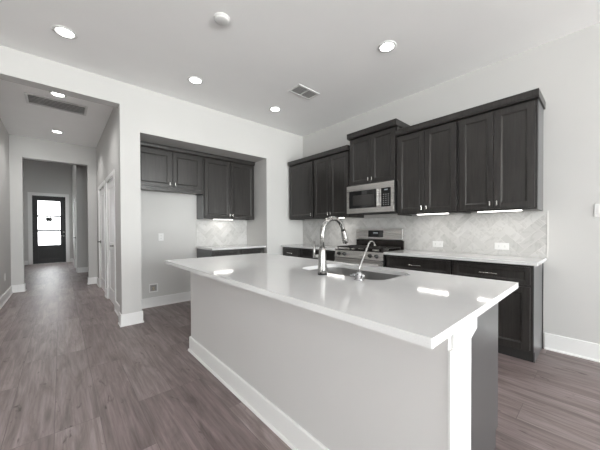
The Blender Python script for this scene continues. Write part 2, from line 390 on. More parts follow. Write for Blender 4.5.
b.lathe([(.028, 0), (.028, .016), (.02, .022)], 20, Matrix.Translation((.085, y0, 1.13)) @ Matrix.Rotation(PI/2, 4, 'X')); b.build('door_handle', 'nickel', d, 'nickel lever and deadbolt')
b = MB(); cw = .095
b.box(DX0-cw, DX0, YD-.018, YD, 0, 2.45+cw, bev=.003); b.box(DX1, DX1+cw, YD-.018, YD, 0, 2.45+cw, bev=.003); b.box(DX0, DX1, YD-.018, YD, 2.45, 2.45+cw, bev=.003)
b.box(DX0, DX0+.0115, YD, YD+.15, 0, 2.45); b.box(DX1-.0115, DX1, YD, YD+.15, 0, 2.45); b.box(DX0+.0115, DX1-.0115, YD, YD+.15, 2.4405, 2.45)
b.build('door_casing', 'trim', d)
box(DX0, DX1, YD-.01, YD+.15, 0, .012).build('threshold', 'nickel', d)
portal(((DX0+DX1)/2, YD+.10, 1.46), (PI/2, 0, PI), .62, 1.62)

def side_door(name, y0, y1, x, label, handle_far=True, ztop=2.04, casing=.075):
    d = sempty(name, (x, (y0+y1)/2, 0), label)
    b = MB(); xs0, xs1 = x+.012, x+.047
    b.box(xs0+.008, xs1, y0+.008, y1-.008, .010, ztop-.006)
    yy = [y0+.008, y0+.12, y1-.12, y1-.008]
    b.box(xs0, xs0+.008, yy[0], yy[1], .010, ztop-.006); b.box(xs0, xs0+.008, yy[2], yy[3], .010, ztop-.006)
    for z0, z1 in ((.01, .22), (.86, 1.0), (ztop-.13, ztop-.006)): b.box(xs0, xs0+.008, yy[1], yy[2], z0, z1)
    b.build('door_slab', 'door_white', d)
    b = MB()
    b.box(x-.016, x, y0-casing, y0, 0, ztop+casing, bev=.003); b.box(x-.016, x, y1, y1+casing, 0, ztop+casing, bev=.003); b.box(x-.016, x, y0, y1, ztop, ztop+casing, bev=.003)
    b.build('door_casing', 'trim', d)
    yh = y1-.07 if handle_far else y0+.07; dr = -1 if handle_far else 1
    b = MB(); b.lathe([(.030, 0), (.030, .010), (.012, .014), (.012, .055)], 20, Matrix.Translation((xs0, yh, .965)) @ Matrix.Rotation(-PI/2, 4, 'Y'))
    b.tube([(xs0-.052, yh, .965), (xs0-.056, yh+dr*.06, .964), (xs0-.052, yh+dr*.115, .962)], [.011, .010, .008]); b.build('door_handle', 'slot' if handle_far else 'nickel', d)
    return d
side_door('door_2', D2[0], D2[1], XHR, 'white hall door farther from the kitchen')
side_door('door_3', D3[0], D3[1], XHR, 'white hall door next to the pillar', handle_far=False)
side_door('door_4', 10.15, 11.15, .345, 'white door in the foyer beyond the hall', ztop=2.1)

# ------------------------------------------------------------------ cabinets
def shaker(b, face, u0, u1, z0, z1, x, rail=.057, th=.019, rec=.009):
    """five-piece door; face '-X' (front at x, range wall) or '-Y' (front at y)"""
    def bx(a0, a1, c0, c1, d0, d1, bev=0.):
        if face == '-X': b.box(x+d0, x+d1, a0, a1, c0, c1, bev=bev)
        elif face == '+X': b.box(x-d1, x-d0, a0, a1, c0, c1, bev=bev)
        else: b.box(a0, a1, x+d0, x+d1, c0, c1, bev=bev)
    bx(u0, u0+rail, z0, z1, 0, th, .0018); bx(u1-rail, u1, z0, z1, 0, th, .0018)
    bx(u0+rail, u1-rail, z0, z0+rail, 0, th, .0018); bx(u0+rail, u1-rail, z1-rail, z1, 0, th, .0018)
    bx(u0+rail-.002, u1-rail+.002, z0+rail-.002, z1-rail+.002, rec, th)
    s = .013   # sticking: a sloped bead round the panel
    P0, P1, Z0, Z1, d0, d1 = u0+rail-.001, u1-rail+.001, z0+rail-.001, z1-rail+.001, .0012, rec-.0006
    q = bmesh.new(); rings = []
    for ins, d in ((0, d0), (s, d1), (s, rec+.001), (0, rec+.001)):
        ring = []
        for (u, z) in ((P0+ins, Z0+ins), (P1-ins, Z0+ins), (P1-ins, Z1-ins), (P0+ins, Z1-ins)):
            ring.append(q.verts.new((x+d, u, z) if face == '-X' else (x-d, u, z) if face == '+X' else (u, x+d, z)))
        rings.append(ring)
    for A, B in zip(rings, rings[1:]+rings[:1]):
        for k in range(4): q.faces.new((A[k], A[(k+1) % 4], B[(k+1) % 4], B[k]))
    bmesh.ops.recalc_face_normals(q, faces=q.faces); b._join(q)
def knob(face, u, z, x, parent):
    b = MB()
    if face == '-X': b.tube([(x, u, z), (x-.020, u, z)], .0045, 10); b.box(x-.030, x-.019, u-.0065, u+.0065, z-.024, z+.024, bev=.003)
    else: b.tube([(u, x, z), (u, x-.020, z)], .0045, 10); b.box(u-.0065, u+.0065, x-.030, x-.019, z-.024, z+.024, bev=.003)
    b.build('knob', 'pull', parent, 'small satin nickel pull')
def bar_pull(face, u, z, x, parent, w_=.15):
    b = MB()
    for s in (-1, 1):
        uu = u+s*w_*.42
        if face == '-X': b.tube([(x, uu, z), (x-.026, uu, z)], .0045, 10)
        else: b.tube([(uu, x, z), (uu, x-.026, z)], .0045, 10)
    if face == '-X': b.box(x-.034, x-.024, u-w_/2, u+w_/2, z-.0055, z+.0055, bev=.003)
    else: b.box(u-w_/2, u+w_/2, x-.034, x-.024, z-.0055, z+.0055, bev=.003)
    b.build('pull', 'pull', parent, 'satin nickel bar pull')

XU = 3.251                                    # front of the upper doors on the range wall
XUB = XW-.003
def upper(name_label, y0, y1, z0, z1, splits, group='dark upper cabinets on the range wall', knobs='pair', end_low=False, end_high=False, zd0=None):
    r = thing('upper_cabinet', name_label, 'cabinet', (XUB, (y0+y1)/2, z0), group)
    b = MB(); xb = XU+.028
    b.box(xb+.02, XUB, y0, y1, z0+.012, z1); b.box(xb, xb+.02, y0, y1, z0, z1)   # box and face frame, bottom set up behind it
    b.box(xb+.02, XUB, y0, y0+.018, z0, z0+.012); b.box(xb+.02, XUB, y1-.018, y1, z0, z0+.012)
    b.build('body', 'cab', r)
    if end_low:
        b = MB(); b.box(xb+.021, XUB-.02, y0-.003, y0, z0+.0, z1); b.build('end_panel', 'cab_side', r)
    for i, (a, c) in enumerate(splits):
        b = MB(); shaker(b, '-X', a, c, z0+.018, z1-.018, XU, th=.026); dr = b.build('door', 'cab', r)
        if knobs == 'pair': u = c-.028 if i == 0 else a+.028
        elif knobs == 'low': u = a+.028
        else: u = c-.028
        knob('-X', u, z0+.018+.055, XU, dr)
    return r
ZU0, ZU1 = 1.389, 2.400
Y = [.403, 1.060, 1.778]                       # end of run, joint, microwave
upper('two-door dark upper cabinet at the open right end of the run', .403, 1.058, ZU0, ZU1, [(.418, .729), (.733, 1.043)], end_low=True)
upper('two-door dark upper cabinet right of the microwave', 1.060, 1.778, ZU0, ZU1, [(1.075, 1.417), (1.421, 1.763)])
upper('shorter, higher dark cabinet directly above the microwave', 1.781, 2.545, 1.838, 2.545, [(1.80, 2.161), (2.165, 2.526)])
upper('two-door dark upper cabinet left of the microwave', 2.548, 3.312, ZU0, ZU1, [(2.563, 2.928), (2.932, 3.297)])
upper('single-door dark upper cabinet in the corner', 3.314, 3.966, ZU0, ZU1, [(3.332, 3.950)], knobs='low')

def crown(y0, y1, z0, z1, label, lo, hi):
    b = MB(); xf = XU-.032
    prof = [(xf+.012, z0), (XUB, z0), (XUB, z1), (xf, z1), (xf, z1-.010), (xf+.004, z1-.013), (xf+.004, z0+.014), (xf+.012, z0+.008)]
    b.prism([(p[0], p[1]) for p in prof], 'Y', y0-(.016 if lo else 0), y1+(.016 if hi else 0), bev=.001)
    o = b.build('crown_moulding', 'cab'); return tag(o, label, 'moulding', 'dark crown mouldings on the range wall cabinets')
crown(.403, 1.777, ZU1+.001, ZU1+.072, 'dark crown moulding over the upper cabinets right of the microwave', True, False)
crown(1.781, 2.545, 2.546, 2.625, 'dark crown moulding over the raised cabinet above the microwave', True, True)
crown(2.549, 3.966, ZU1+.001, ZU1+.072, 'dark crown moulding over the upper cabinets left of the microwave', False, False)

# base cabinets on the range wall
XB = 3.100
def base_cab(label, y0, y1, group='dark base cabinets along the range wall', end=False, doors=2):
    r = thing('base_cabinet', label, 'cabinet', (XUB, (y0+y1)/2, 0), group); xb = XB+.021
    b = MB(); b.box(xb, XUB, y0, y1, .10, .884); b.build('body', 'cab', r)
    box(xb+.055, XUB, y0+.004, y1, 0, .10).build('toe_kick', 'cab_in', r)
    if end:
        b = MB(); b.prism([(xb-.001, .884), (XUB-.012, .884), (XUB-.012, 0), (xb+.050, 0), (xb+.050, .10), (xb-.001, .10)], 'Y', y0-.006, y0); b.build('end_panel', 'cab_side', r)
        box(XUB-.022, XUB-.001, y0-.012, y0-.0061, 0, .884).build('scribe_strip', 'cab', r)
    b = MB(); shaker(b, '-X', y0+.018, y1-.018, .705, .862, XB, rail=.035, rec=.006); dw = b.build('drawer', 'cab', r)
    bar_pull('-X', (y0+y1)/2, .783, XB, dw)
    mid = (y0+y1)/2
    for i, (a, c) in enumerate([(y0+.018, mid-.003), (mid+.003, y1-.018)]):
        b = MB(); shaker(b, '-X', a, c, .118, .685, XB); dr = b.build('door', 'cab', r)
        knob('-X', c-.028 if i == 0 else a+.028, .62, XB, dr)
    return r
base_cab('dark base cabinet at the open right end of the run', .408, 1.062, end=True)
base_cab('dark base cabinet just right of the range', 1.064, 1.852)
base_cab('dark base cabinet just left of the range', 2.672, 3.486)
base_cab('dark base cabinet in the corner left of the range', 3.488, 3.990)
def counter_strip(x0, x1, y0, y1, label):
    o = box(x0, x1, y0, y1, .8845, .915, bev=.003).build('countertop', 'quartz'); return tag(o, label, 'countertop')
counter_strip(3.068, XW-.011, 0.372, 1.857, 'white quartz countertop right of the range')
counter_strip(3.068, XW-.011, 2.667, 3.998, 'white quartz countertop left of the range')

# ------------------------------------------------------------------ herringbone backsplash
def clip(poly, x0, x1, y0, y1):
    for ax_, lim, sg in ((0, x0, 1), (0, x1, -1), (1, y0, 1), (1, y1, -1)):
        out = []
        for i in range(len(poly)):
            p, q = poly[i], poly[(i+1) % len(poly)]; ip, iq = sg*(p[ax_]-lim) >= 0, sg*(q[ax_]-lim) >= 0
            if ip: out.append(p)
            if ip != iq:
                t = (lim-p[ax_])/(q[ax_]-p[ax_]); out.append((p[0]+t*(q[0]-p[0]), p[1]+t*(q[1]-p[1])))
        poly = out
        if len(poly) < 3: return []
    return poly
def herringbone(name, to3, a0, a1, z0, z1, label, slab, W_=.075, K=3, cat='backsplash'):
    rects = []; n = int(max(a1-a0, z1-z0)/W_)+14; Ln = K*W_; g = .0012; rnd = random.Random(a0*7+z0)
    for i in range(-n, n):
        for j in range(-n, n):
            m_ = (i-j) % (2*K)
            if m_ == 0: rects.append((i*W_+g, j*W_+g, i*W_+Ln-g, j*W_+W_-g))
            if m_ == 2*K-1: rects.append((i*W_+g, j*W_+g, i*W_+W_-g, j*W_+Ln-g))
    c45 = math.cos(PI/4); cx_, cz_ = (a0+a1)/2, (z0+z1)/2
    b = bmesh.new(); lay = b.loops.layers.float_color.new('tile')
    for (u0, v0, u1, v1) in rects:
        p = [(cx_+(u-v)*c45, cz_+(u+v)*c45) for u, v in ((u0, v0), (u1, v0), (u1, v1), (u0, v1))]
        p = clip(p, a0, a1, z0, z1)
        if not p: continue
        try: f = b.faces.new([b.verts.new(to3(u, v)) for u, v in p])
        except ValueError: continue
        col = (rnd.random(), rnd.random(), rnd.random(), 1)
        for lp in f.loops: lp[lay] = col
    bmesh.ops.recalc_face_normals(b, faces=b.faces)
    r = thing(name, label, cat, slab[0])
    mb = MB(); mb.box(*slab[1]); mb.build('grout_bed', 'grout', r)
    me = bpy.data.meshes.new('tiles'); b.to_mesh(me); b.free(); me.materials.append(M['tile'])
    o = bpy.data.objects.new('tiles', me); COL.objects.link(o); o.parent = r; me.transform(Matrix.Translation(-Vector(slab[0])))
    return r
XS = XW-.010
sp1 = herringbone('backsplash', lambda u, v: (XS-.0005, u, v), .372, 3.998, .916, ZU0-.002, 'pale marble herringbone tile backsplash behind the range',
            ((XW, 2.2, .916), (XS, XW-.0005, .372, 3.998, .916, ZU0-.002)))
mb = MB(); mb.box(XS-.002, XW-.0005, .364, .3715, .916, ZU0-.002); mb.build('edge_trim', 'grout', sp1, 'pale edge strip')
mb = MB(); mb.box(XS, XW-.0005, 1.783, 2.545, ZU0-.001, 1.43); mb.build('upper_tiles', 'grout', sp1)
herringbone('backsplash', lambda u, v: (u, YN-.0105, v), 1.757, 2.760, .916, ZU0-.002, 'pale marble herringbone tile backsplash inside the wall recess',
            ((2.25, YN, .916), (1.757, 2.760, YN-.010, YN-.0005, .916, ZU0-.002)))

# ------------------------------------------------------------------ recess cabinets
YNU = 4.391; YNB = YN-.003
def recess_upper(label, x0, x1, z0, z1, doors, side=False, toprail=.018, botrail=.018):
    r = thing('upper_cabinet', label, 'cabinet', ((x0+x1)/2, YNB, z0), 'dark cabinets in the wall recess'); yb = YNU+.021
    b = MB(); b.box(x0, x1, yb+.02, YNB, z0+.012, z1); b.box(x0, x1, yb, yb+.02, z0, z1)
    b.box(x0, x0+.018, yb+.02, YNB, z0, z0+.012); b.box(x1-.018, x1, yb+.02, YNB, z0, z0+.012); b.build('body', 'cab', r)
    if side: box(x0-.004, x0, yb, YNB, z0, 1.80).build('end_panel', 'cab_side', r)
    for i, (a, c) in enumerate(doors):
        b = MB(); shaker(b, '-Y', a, c, z0+botrail, z1-toprail, YNU); dr = b.build('door', 'cab', r)
        knob('-Y', c-.028 if i == 0 else a+.028, z0+botrail+.055, YNU, dr)
    return r
recess_upper('short dark two-door cabinet over the empty fridge space', .788, 1.770, 1.803, 2.405, [(.805, 1.276), (1.30, 1.737)], botrail=.05)
recess_upper('tall dark two-door wall cabinet at the right of the recess', 1.776, 2.752, ZU0, 2.405, [(1.793, 2.258), (2.264, 2.736)], side=True)
b = MB(); b.prism([(YNU+.002, 2.406), (YNB, 2.406), (YNB, 2.4755), (YNU-.026, 2.4755), (YNU-.026, 2.462), (YNU-.016, 2.458), (YNU-.014, 2.425), (YNU-.004, 2.416)], 'X', .786, 2.754)
tag(b.build('crown_moulding', 'cab'), 'dark crown moulding under the soffit of the wall recess', 'moulding')
r = thing('base_cabinet', 'dark base cabinet inside the wall recess', 'cabinet', (2.28, YNB, 0)); YB_ = 4.062; yb = YB_+.021
box(1.768, 2.754, yb, YNB, .10, .884).build('body', 'cab', r); box(1.772, 2.754, yb+.055, YNB, 0, .10).build('toe_kick', 'cab_in', r)
b = MB(); b.prism([(yb, .884), (YNB-.03, .884), (YNB-.03, 0), (yb+.05, 0), (yb+.05, .10), (yb, .10)], 'X', 1.762, 1.768); b.build('end_panel', 'cab_side', r)
for a, c in ((1.785, 2.272), (2.280, 2.738)):
    b = MB(); shaker(b, '-Y', a, c, .705, .862, YB_, rail=.035, rec=.006); dw = b.build('drawer', 'cab', r); bar_pull('-Y', (a+c)/2, .783, YB_, dw)
    b = MB(); shaker(b, '-Y', a, c, .118, .685, YB_); dr = b.build('door', 'cab', r); knob('-Y', c-.028 if a < 2 else a+.028, .62, YB_, dr)
tag(box(1.757, 2.760, 4.030, YN-.011, .8845, .915, bev=.003).build('countertop', 'quartz'), 'white quartz countertop inside the wall recess', 'countertop')

# ------------------------------------------------------------------ island
YI0, YI1 = .333, 2.735
isl = thing('kitchen_island', 'long kitchen island with pale half wall facing the hall', 'island', (1.35, 1.5, 0))
box(.965, 1.172, YI0+.009, YI1, 0, .884).build('half_wall', 'island_wall', isl, 'pale painted half wall')
b = MB(); h = .142
b.prism([(.965, 0), (.951, 0), (.951, h-.006), (.957, h), (.965, h)], 'Y', YI0+.010, YI1+.014)
b.prism([(.951, 0), (.940, 0), (.940, .009), (.946, .018), (.951, .018)], 'Y', YI0+.010, YI1+.025)
b.box(.965, 1.172, YI1, YI1+.014, 0, h); b.box(.951, 1.172, YI1+.014, YI1+.025, 0, .018)
b.build('baseboard', 'trim', isl, 'white baseboard')
b = MB()                                       # white end post with a bracket under the counter
b.prism([(.961, 0), (1.172, 0), (1.172, .792), (1.244, .815), (1.244, .884), (.992, .884), (.992, .806), (.961, .806)], 'Y', YI0, YI0+.0085, bev=.001)
b.build('end_post', 'post', isl, 'white end post with bracket')
yi = YI0+.058
XF = 1.835
b = MB(); b.box(1.176, XF, yi+.004, YI1-.006, .10, .884); b.build('body', 'cab', isl)
b = MB(); b.prism([(1.176, 0), (XF-.045, 0), (XF-.045, .095), (XF-.001, .095), (XF-.001, .884), (1.176, .884)], 'Y', yi-.002, yi+.0035); b.build('end_panel', 'cab_side', isl, 'smooth dark grey end panel')
box(1.176, XF-.05, yi+.004, YI1-.006, 0, .0995).build('toe_kick', 'cab_in', isl)
n_ = 5; ys = [yi+.006 + k*(YI1-.01-yi-.006)/n_ for k in range(n_+1)]
for k in range(n_):
    b = MB(); shaker(b, '+X', ys[k]+.002, ys[k+1]-.002, .118, .862, XF+.020); b.build('door', 'cab', isl)

# counter with sink cut-out
def rrect(x0, x1, y0, y1, r, n=8):
    p = []
    for (cx_, cy_, a) in ((x1-r, y1-r, 0), (x0+r, y1-r, PI/2), (x0+r, y0+r, PI), (x1-r, y0+r, 3*PI/2)):
        p += [(cx_+r*math.cos(a+PI/2*k/n), cy_+r*math.sin(a+PI/2*k/n)) for k in range(n+1)]
    return p
SX0, SX1, SY0, SY1, SR = 1.352, 1.775, .845, 1.56, .10
cx0, cx1, cy0, cy1 = .7555, 1.8867, .308, 2.833
b = MB(); b.frame_plate(rrect(cx0, cx1, cy0, cy1, .004, 2), [rrect(SX0, SX1, SY0, SY1, SR)], .8845, .914)
tag(b.build('island_countertop', 'quartz'), 'long glossy white quartz countertop on the island', 'countertop')
# sink: two bowls, undermount
sk = thing('kitchen_sink', 'stainless undermount double sink set into the island', 'sink', ((SX0+SX1)/2, (SY0+SY1)/2, .66))
def bowl(y0, y1, z0):
    b = bmesh.new(); zt = .8835; r0 = .07
    loops = []
    for (ins, z, rr_) in ((0, zt, r0), (.004, zt-.03, r0), (.012, z0+.04, r0-.008), (.03, z0+.012, r0-.02), (.06, z0, r0-.04)):
        loops.append([b.verts.new((x, y, z)) for x, y in rrect(SX0-.004+ins, SX1+.004-ins, y0+ins, y1-ins, max(rr_, .01))])
    for A, B in zip(loops, loops[1:]):
        for k in range(len(A)): b.faces.new((A[k], A[(k+1) % len(A)], B[(k+1) % len(B)], B[k]))
    b.faces.new(loops[-1]); bmesh.ops.recalc_face_normals(b, faces=b.faces)
    for f in b.faces: f.smooth = True
    mb = MB(); mb._join(b); return mb
MID = 1.215
for (a, c) in ((SY0-.004, MID-.014), (MID+.014, SY1+.004)):
    o = bowl(a, c, .68).build('bowl', 'steel_h', sk)
    md = o.modifiers.new('thick', 'SOLIDIFY'); md.thickness = .0015; md.offset = 1
    MB().lathe([(.001, 0), (.045, 0), (.045, .004), (.03, .003), (.001, .001)], 24, Matrix.Translation(((SX0+SX1)/2, (a+c)/2, .6815))).build('drain', 'chrome', o)
box(SX0+.03, SX1-.03, MID-.0135, MID+.0135, .76, .868, bev=.005).build('divider', 'steel_h', sk)

# main faucet
FX, FY, FZ = 1.285, 1.226, .9145
fa = thing('kitchen_faucet', 'tall brushed nickel gooseneck faucet behind the island sink', 'faucet', (FX, FY, FZ))
T = Matrix.Translation
MB().lathe([(.031, 0), (.031, .006), (.029, .009)], 28, T((FX, FY, FZ))).build('base_ring', 'black_plastic', fa, 'dark base ring')
MB().lathe([(.0300, .009), (.0300, .03), (.0235, .150), (.0225, .172), (.0175, .176)], 28, T((FX, FY, FZ))).build('body', 'nickel', fa)
pts = [(FX, FY, FZ+.174), (FX, FY, FZ+.262)]
RA = .109; dx, dy = 1.0, 0.0
for k in range(0, 17):
    a = PI - k*PI*.93/16
    pts.append((FX+(RA+RA*math.cos(a))*dx, FY+(RA+RA*math.cos(a))*dy, FZ+.262+RA*1.0*math.sin(a)))
MB().tube(pts, .0160, 18).build('gooseneck', 'nickel', fa)
p = Vector(pts[-1]); dvec = (Vector(pts[-1])-Vector(pts[-2])).normalized()
MB().tube([p, p+dvec*.006, p+dvec*.010, p+dvec*.055, p+dvec*.085, p+dvec*.092], [.0170, .0185, .0185, .0215, .0225, .019], 18).build('spray_head', 'nickel', fa)
side = Vector((-.747, .664, 0)).normalized(); side = Vector((-.22, .97, 0)).normalized()
q0 = Vector((FX, FY, FZ+.118)); hb = q0+side*.062
b = MB(); b.tube([q0+side*.015, q0+side*.055, hb], [.0125, .0125, .011], 14); b.build('valve', 'nickel', fa)
b = MB(); b.tube([hb+Vector((0, 0, -.012)), hb+Vector((0, 0, .03)), hb+side*.002+Vector((0, 0, .100))], [.0095, .0090, .0085], 12); b.build('lever', 'nickel', fa)
# drinking water faucet
BX, BY = 1.300, .945
bf = thing('drinking_water_faucet', 'small chrome drinking water faucet with thin curved spout', 'faucet', (BX, BY, FZ))
MB().lathe([(.027, 0), (.027, .006), (.020, .010), (.020, .040), (.016, .046), (.010, .050)], 24, T((BX, BY, FZ))).build('base', 'chrome', bf)
pts = [(BX, BY, FZ+.046), (BX+.004, BY, FZ+.075)]
for k in range(5): pts.append((BX+.010+.0215*k, BY, FZ+.085+.030*k))
cx_, cz_ = BX+.010+.086+.031, FZ+.205-.012
for k in range(1, 9):
    a = PI*.86 - k*PI*.90/8; pts.append((cx_+.033*math.cos(a), BY, cz_+.030*math.sin(a)))
MB().tube(pts, .0052, 12).build('spout', 'nickel', bf)
for sgn, nm in ((1, .055), (-1, .034)):
    b = MB(); b.tube([(BX, BY+sgn*.018, FZ+.026), (BX, BY+sgn*.030, FZ+.027), (BX-.006, BY+sgn*nm, FZ+.024 if sgn > 0 else FZ+.03)], [.006, .008, .007], 12)
    b.build('lever', 'chrome', bf)
tag(MB().lathe([(.014, 0), (.014, .004), (.010, .007), (.001, .008)], 20, T((1.655, .828, FZ))).build('sink_button', 'chrome'), 'small round chrome button on the island near the sink corner', 'button')

# ------------------------------------------------------------------ range
RY0, RY1 = 1.862, 2.660
rg = thing('gas_range', 'stainless gas range with black grates and backguard', 'range', (3.33, (RY0+RY1)/2, 0))
XR = 3.052
box(XR+.03, 3.588, RY0, RY1, .06, .905).build('body', 'black_plastic', rg)
for x in (3.12, 3.55):
    for y in (RY0+.05, RY1-.05): MB().lathe([(.018, 0), (.018, .06)], 12, T((x, y, 0))).build('foot', 'black_plastic', rg)
cp_ = MB(); cp_.prism([(XR-.002, .800), (XR+.03, .800), (XR+.03, .903), (XR+.020, .903)], 'Y', RY0, RY1, bev=.001); cpn = cp_.build('control_panel', 'steel', rg)
for y in (RY0+.085, RY0+.185, RY1-.185, RY1-.085):
    b = MB(); mt = T((XR+.008, y, .852)) @ Matrix.Rotation(-PI/2+.20, 4, 'Y')
    b.lathe([(.026, 0), (.026, .006), (.021, .010), (.019, .034), (.015, .037)], 20, mt); b.build('knob', 'black_plastic', cpn)
dr = box(XR, XR+.029, RY0+.002, RY1-.002, .235, .790, bev=.004).build('oven_door', 'steel', rg)
box(XR-.002, XR+.004, RY0+.09, RY1-.09, .33, .66).build('window', 'black_glass', dr)
b = MB(); b.tube([(XR-.045, RY0+.04, .745), (XR-.045, RY1-.04, .745)], .012, 14)
for y in (RY0+.07, RY1-.07): b.tube([(XR, y, .745), (XR-.045, y, .745)], .009, 10)
b.build('handle', 'steel', dr)
box(XR+.002, XR+.029, RY0+.002, RY1-.002, .075, .225, bev=.004).build('storage_drawer', 'steel', rg)
box(XR+.02, 3.575, RY0, RY1, .9055, .917, bev=.003).build('cooktop', 'enamel', rg)
for (x, y, rd) in ((3.20, RY0+.19, .045), (3.20, RY1-.19, .05), (3.44, RY0+.19, .05), (3.44, RY1-.19, .04)):
    b = MB(); b.lathe([(rd, 0), (rd, .010), (rd*.82, .014)], 24, T((x, y, .917))); bu = b.build('burner', 'burner', rg)
    MB().lathe([(rd*.8, 0), (rd*.8, .006), (rd*.6, .010), (.001, .010)], 24, T((x, y, .9315))).build('burner_cap', 'iron', bu)
for (ya, yb2) in ((RY0+.015, RY0+.253), (RY0+.258, RY1-.258), (RY1-.253, RY1-.015)):
    b = MB(); z0, z1 = .942, .956; xa, xb2 = XR+.045, 3.555
    for x in (xa, xb2-.012): b.box(x, x+.012, ya, yb2, z0, z1, bev=.002)
    for y in (ya, yb2-.012): b.box(xa, xb2, y, y+.012, z0, z1, bev=.002)
    ym = (ya+yb2)/2; b.box(xa, xb2, ym-.006, ym+.006, z0, z1, bev=.002)
    for x in (xa+.12, (xa+xb2)/2, xb2-.13): b.box(x-.006, x+.006, ya, yb2, z0, z1, bev=.002)
    for x in (xa+.004, xb2-.014):
        for y in (ya+.002, yb2-.012): b.box(x, x+.010, y, y+.010, .917, z0)
    b.build('grate', 'iron', rg)
bgd = MB(); bgd.box(3.590, 3.622, RY0, RY1, .9, 1.04); bgd.build('backguard_vent', 'enamel', rg, 'black lower backguard')
b = MB(); b.prism([(3.566, 1.052), (3.626, 1.040), (3.626, 1.212), (3.582, 1.212)], 'Y', RY0+.003, RY1-.003, bev=.004); bk = b.build('backguard', 'steel', rg)
b = MB(); b.prism([(3.5690, 1.086), (3.5725, 1.086), (3.5818, 1.186), (3.5783, 1.186)], 'Y', 2.165, 2.425); b.build('display', 'black_glass', bk, 'black clock display')
for k, y in enumerate((2.265, 2.285, 2.305, 2.325)): box(3.5715, 3.5745, y-.006, y+.006, 1.140, 1.160).build('digit', 'clock', bk)

# ------------------------------------------------------------------ microwave
mw = thing('microwave', 'stainless over-the-range microwave hung under the raised cabinet', 'microwave', (3.4, 2.16, 1.43), None)
MY0, MY1, MX, MZ0, MZ1 = 1.7835, 2.5425, 3.195, 1.432, 1.8365
box(MX+.022, XUB, MY0, MY1, MZ0+.012, MZ1).build('body', 'black_plastic', mw)
box(MX+.03, XUB-.01, MY0+.02, MY1-.02, MZ0, MZ0+.0118).build('underside_filter', 'dark_filter', mw)
b = MB()                                       # front split into a steel surround with a window and a control panel
yw0, yw1, zw0, zw1 = 2.045, 2.500, 1.515, 1.742; yp0, yp1 = 1.825, 1.968
b.box(MX, MX+.021, MY0, MY1, zw1+.012, MZ1-.002, bev=.003); b.box(MX, MX+.021, MY0, MY1, MZ0+.004, zw0-.010, bev=.003)
b.box(MX, MX+.021, yw1, MY1, zw0-.010, zw1+.012); b.box(MX, MX+.021, MY0, yp0, zw0-.010, zw1+.012); b.box(MX, MX+.021, yp1, yw0-.01, zw0-.010, zw1+.012)
b.build('front_frame', 'steel', mw)
wd = box(MX+.003, MX+.020, yw0-.0095, yw1-.001, zw0-.009, zw1+.011).build('door_window', 'black_glass', mw, 'black glass door window')
box(MX+.0015, MX+.0028, yw0+.03, yw1-.07, zw0+.03, zw1-.05).build('window_screen', 'window_mesh', wd)
b = MB(); b.box(MX-.040, MX-.026, 1.990, 2.016, zw0+.005, zw1+.005, bev=.005); b.box(MX-.027, MX, 1.997, 2.009, zw0+.02, zw0+.04); b.box(MX-.027, MX, 1.997, 2.009, zw1-.03, zw1-.01); b.build('handle', 'steel', mw)
cpm = box(MX+.003, MX+.020, yp0+.001, yp1-.001, zw0-.009, zw1+.011).build('control_panel', 'black_glass', mw, 'black keypad panel')
for i in range(3):
    for j in range(6): box(MX+.0018, MX+.0028, yp0+.030+i*.034, yp0+.044+i*.034, zw0+.012+j*.027, zw0+.021+j*.027).build('key', 'key', cpm)
box(MX+.0018, MX+.0028, yp0+.045, yp0+.095, zw1-.022, zw1-.006).build('clock_display', 'clock', cpm)

# ------------------------------------------------------------------ under-cabinet light bars
def led_bar(x0, x1, y0, y1, label):
    z = ZU0+.010; r = thing('under_cabinet_light', label, 'light', ((x0+x1)/2, (y0+y1)/2, z), 'lit bars under the upper cabinets')
    box(x0-.006, x1+.006, y0-.006, y1+.006, z-.006, z+.0018).build('housing', 'plastic', r)
    box(x0, x1, y0, y1, z-.016, z-.0062, bev=.003).build('diffuser', 'bar', r)
    l = bpy.data.lights.new('bar_beam', 'AREA'); l.shape = 'RECTANGLE'; l.size = x1-x0; l.size_y = y1-y0; l.energy = UNDER; l.color = (1, .96, .90)
    o = bpy.data.objects.new('bar_beam', l); COL.objects.link(o); o.parent = r; o.location = (0, 0, -.018)
led_bar(3.36, 3.40, .53, .90, 'lit white bar under the rightmost upper cabinet')
led_bar(3.36, 3.40, 1.20, 1.56, 'lit white bar under the cabinet right of the microwave')
led_bar(3.36, 3.40, 2.75, 3.12, 'lit white bar under the cabinet left of the microwave')
led_bar(2.00, 2.36, 4.50, 4.54, 'lit white bar under the tall recess cabinet')

# ------------------------------------------------------------------ ceiling fittings
def downlight(x, y, label, beam=True, z=ZC, group='recessed ceiling lights', e=1.):
    r = thing('recessed_light', label, 'ceiling light', (x, y, z), group)
    b = MB(); b.lathe([(.066, -.0065), (.066, -.001), (.090, -.001), (.092, -.0035), (.085, -.008), (.070, -.009), (.066, -.0065)], 36, T((x, y, z)), cap=False); b.build('trim_ring', 'plastic', r)
    b = MB(); b.lathe([(.001, -.0075), (.064, -.0070), (.0655, -.004), (.001, -.002)], 36, T((x, y, z))); b.build('lens', 'led', r)
    l = bpy.data.lights.new('lamp', 'SPOT'); l.energy = LED_SPOT*e; l.spot_size = 2.5; l.spot_blend = .8; l.shadow_soft_size = .06; l.color = (1, .985, .965)
    o = bpy.data.objects.new('lamp', l); COL.objects.link(o); o.parent = r; o.location = (0, 0, -.02)
downlight(.049, 3.345, 'lit round ceiling light by the hall opening')
downlight(1.265, 3.36, 'lit round ceiling light between smoke detector and cabinet recess')
downlight(2.486, 3.36, 'lit round ceiling light nearest the room corner, just left of the vent')
downlight(2.492, 1.464, 'lit round ceiling light above the range aisle, right of the vent')
downlight(-.008, 4.93, 'lit round hall light between the opening and the return grille', e=10.0)
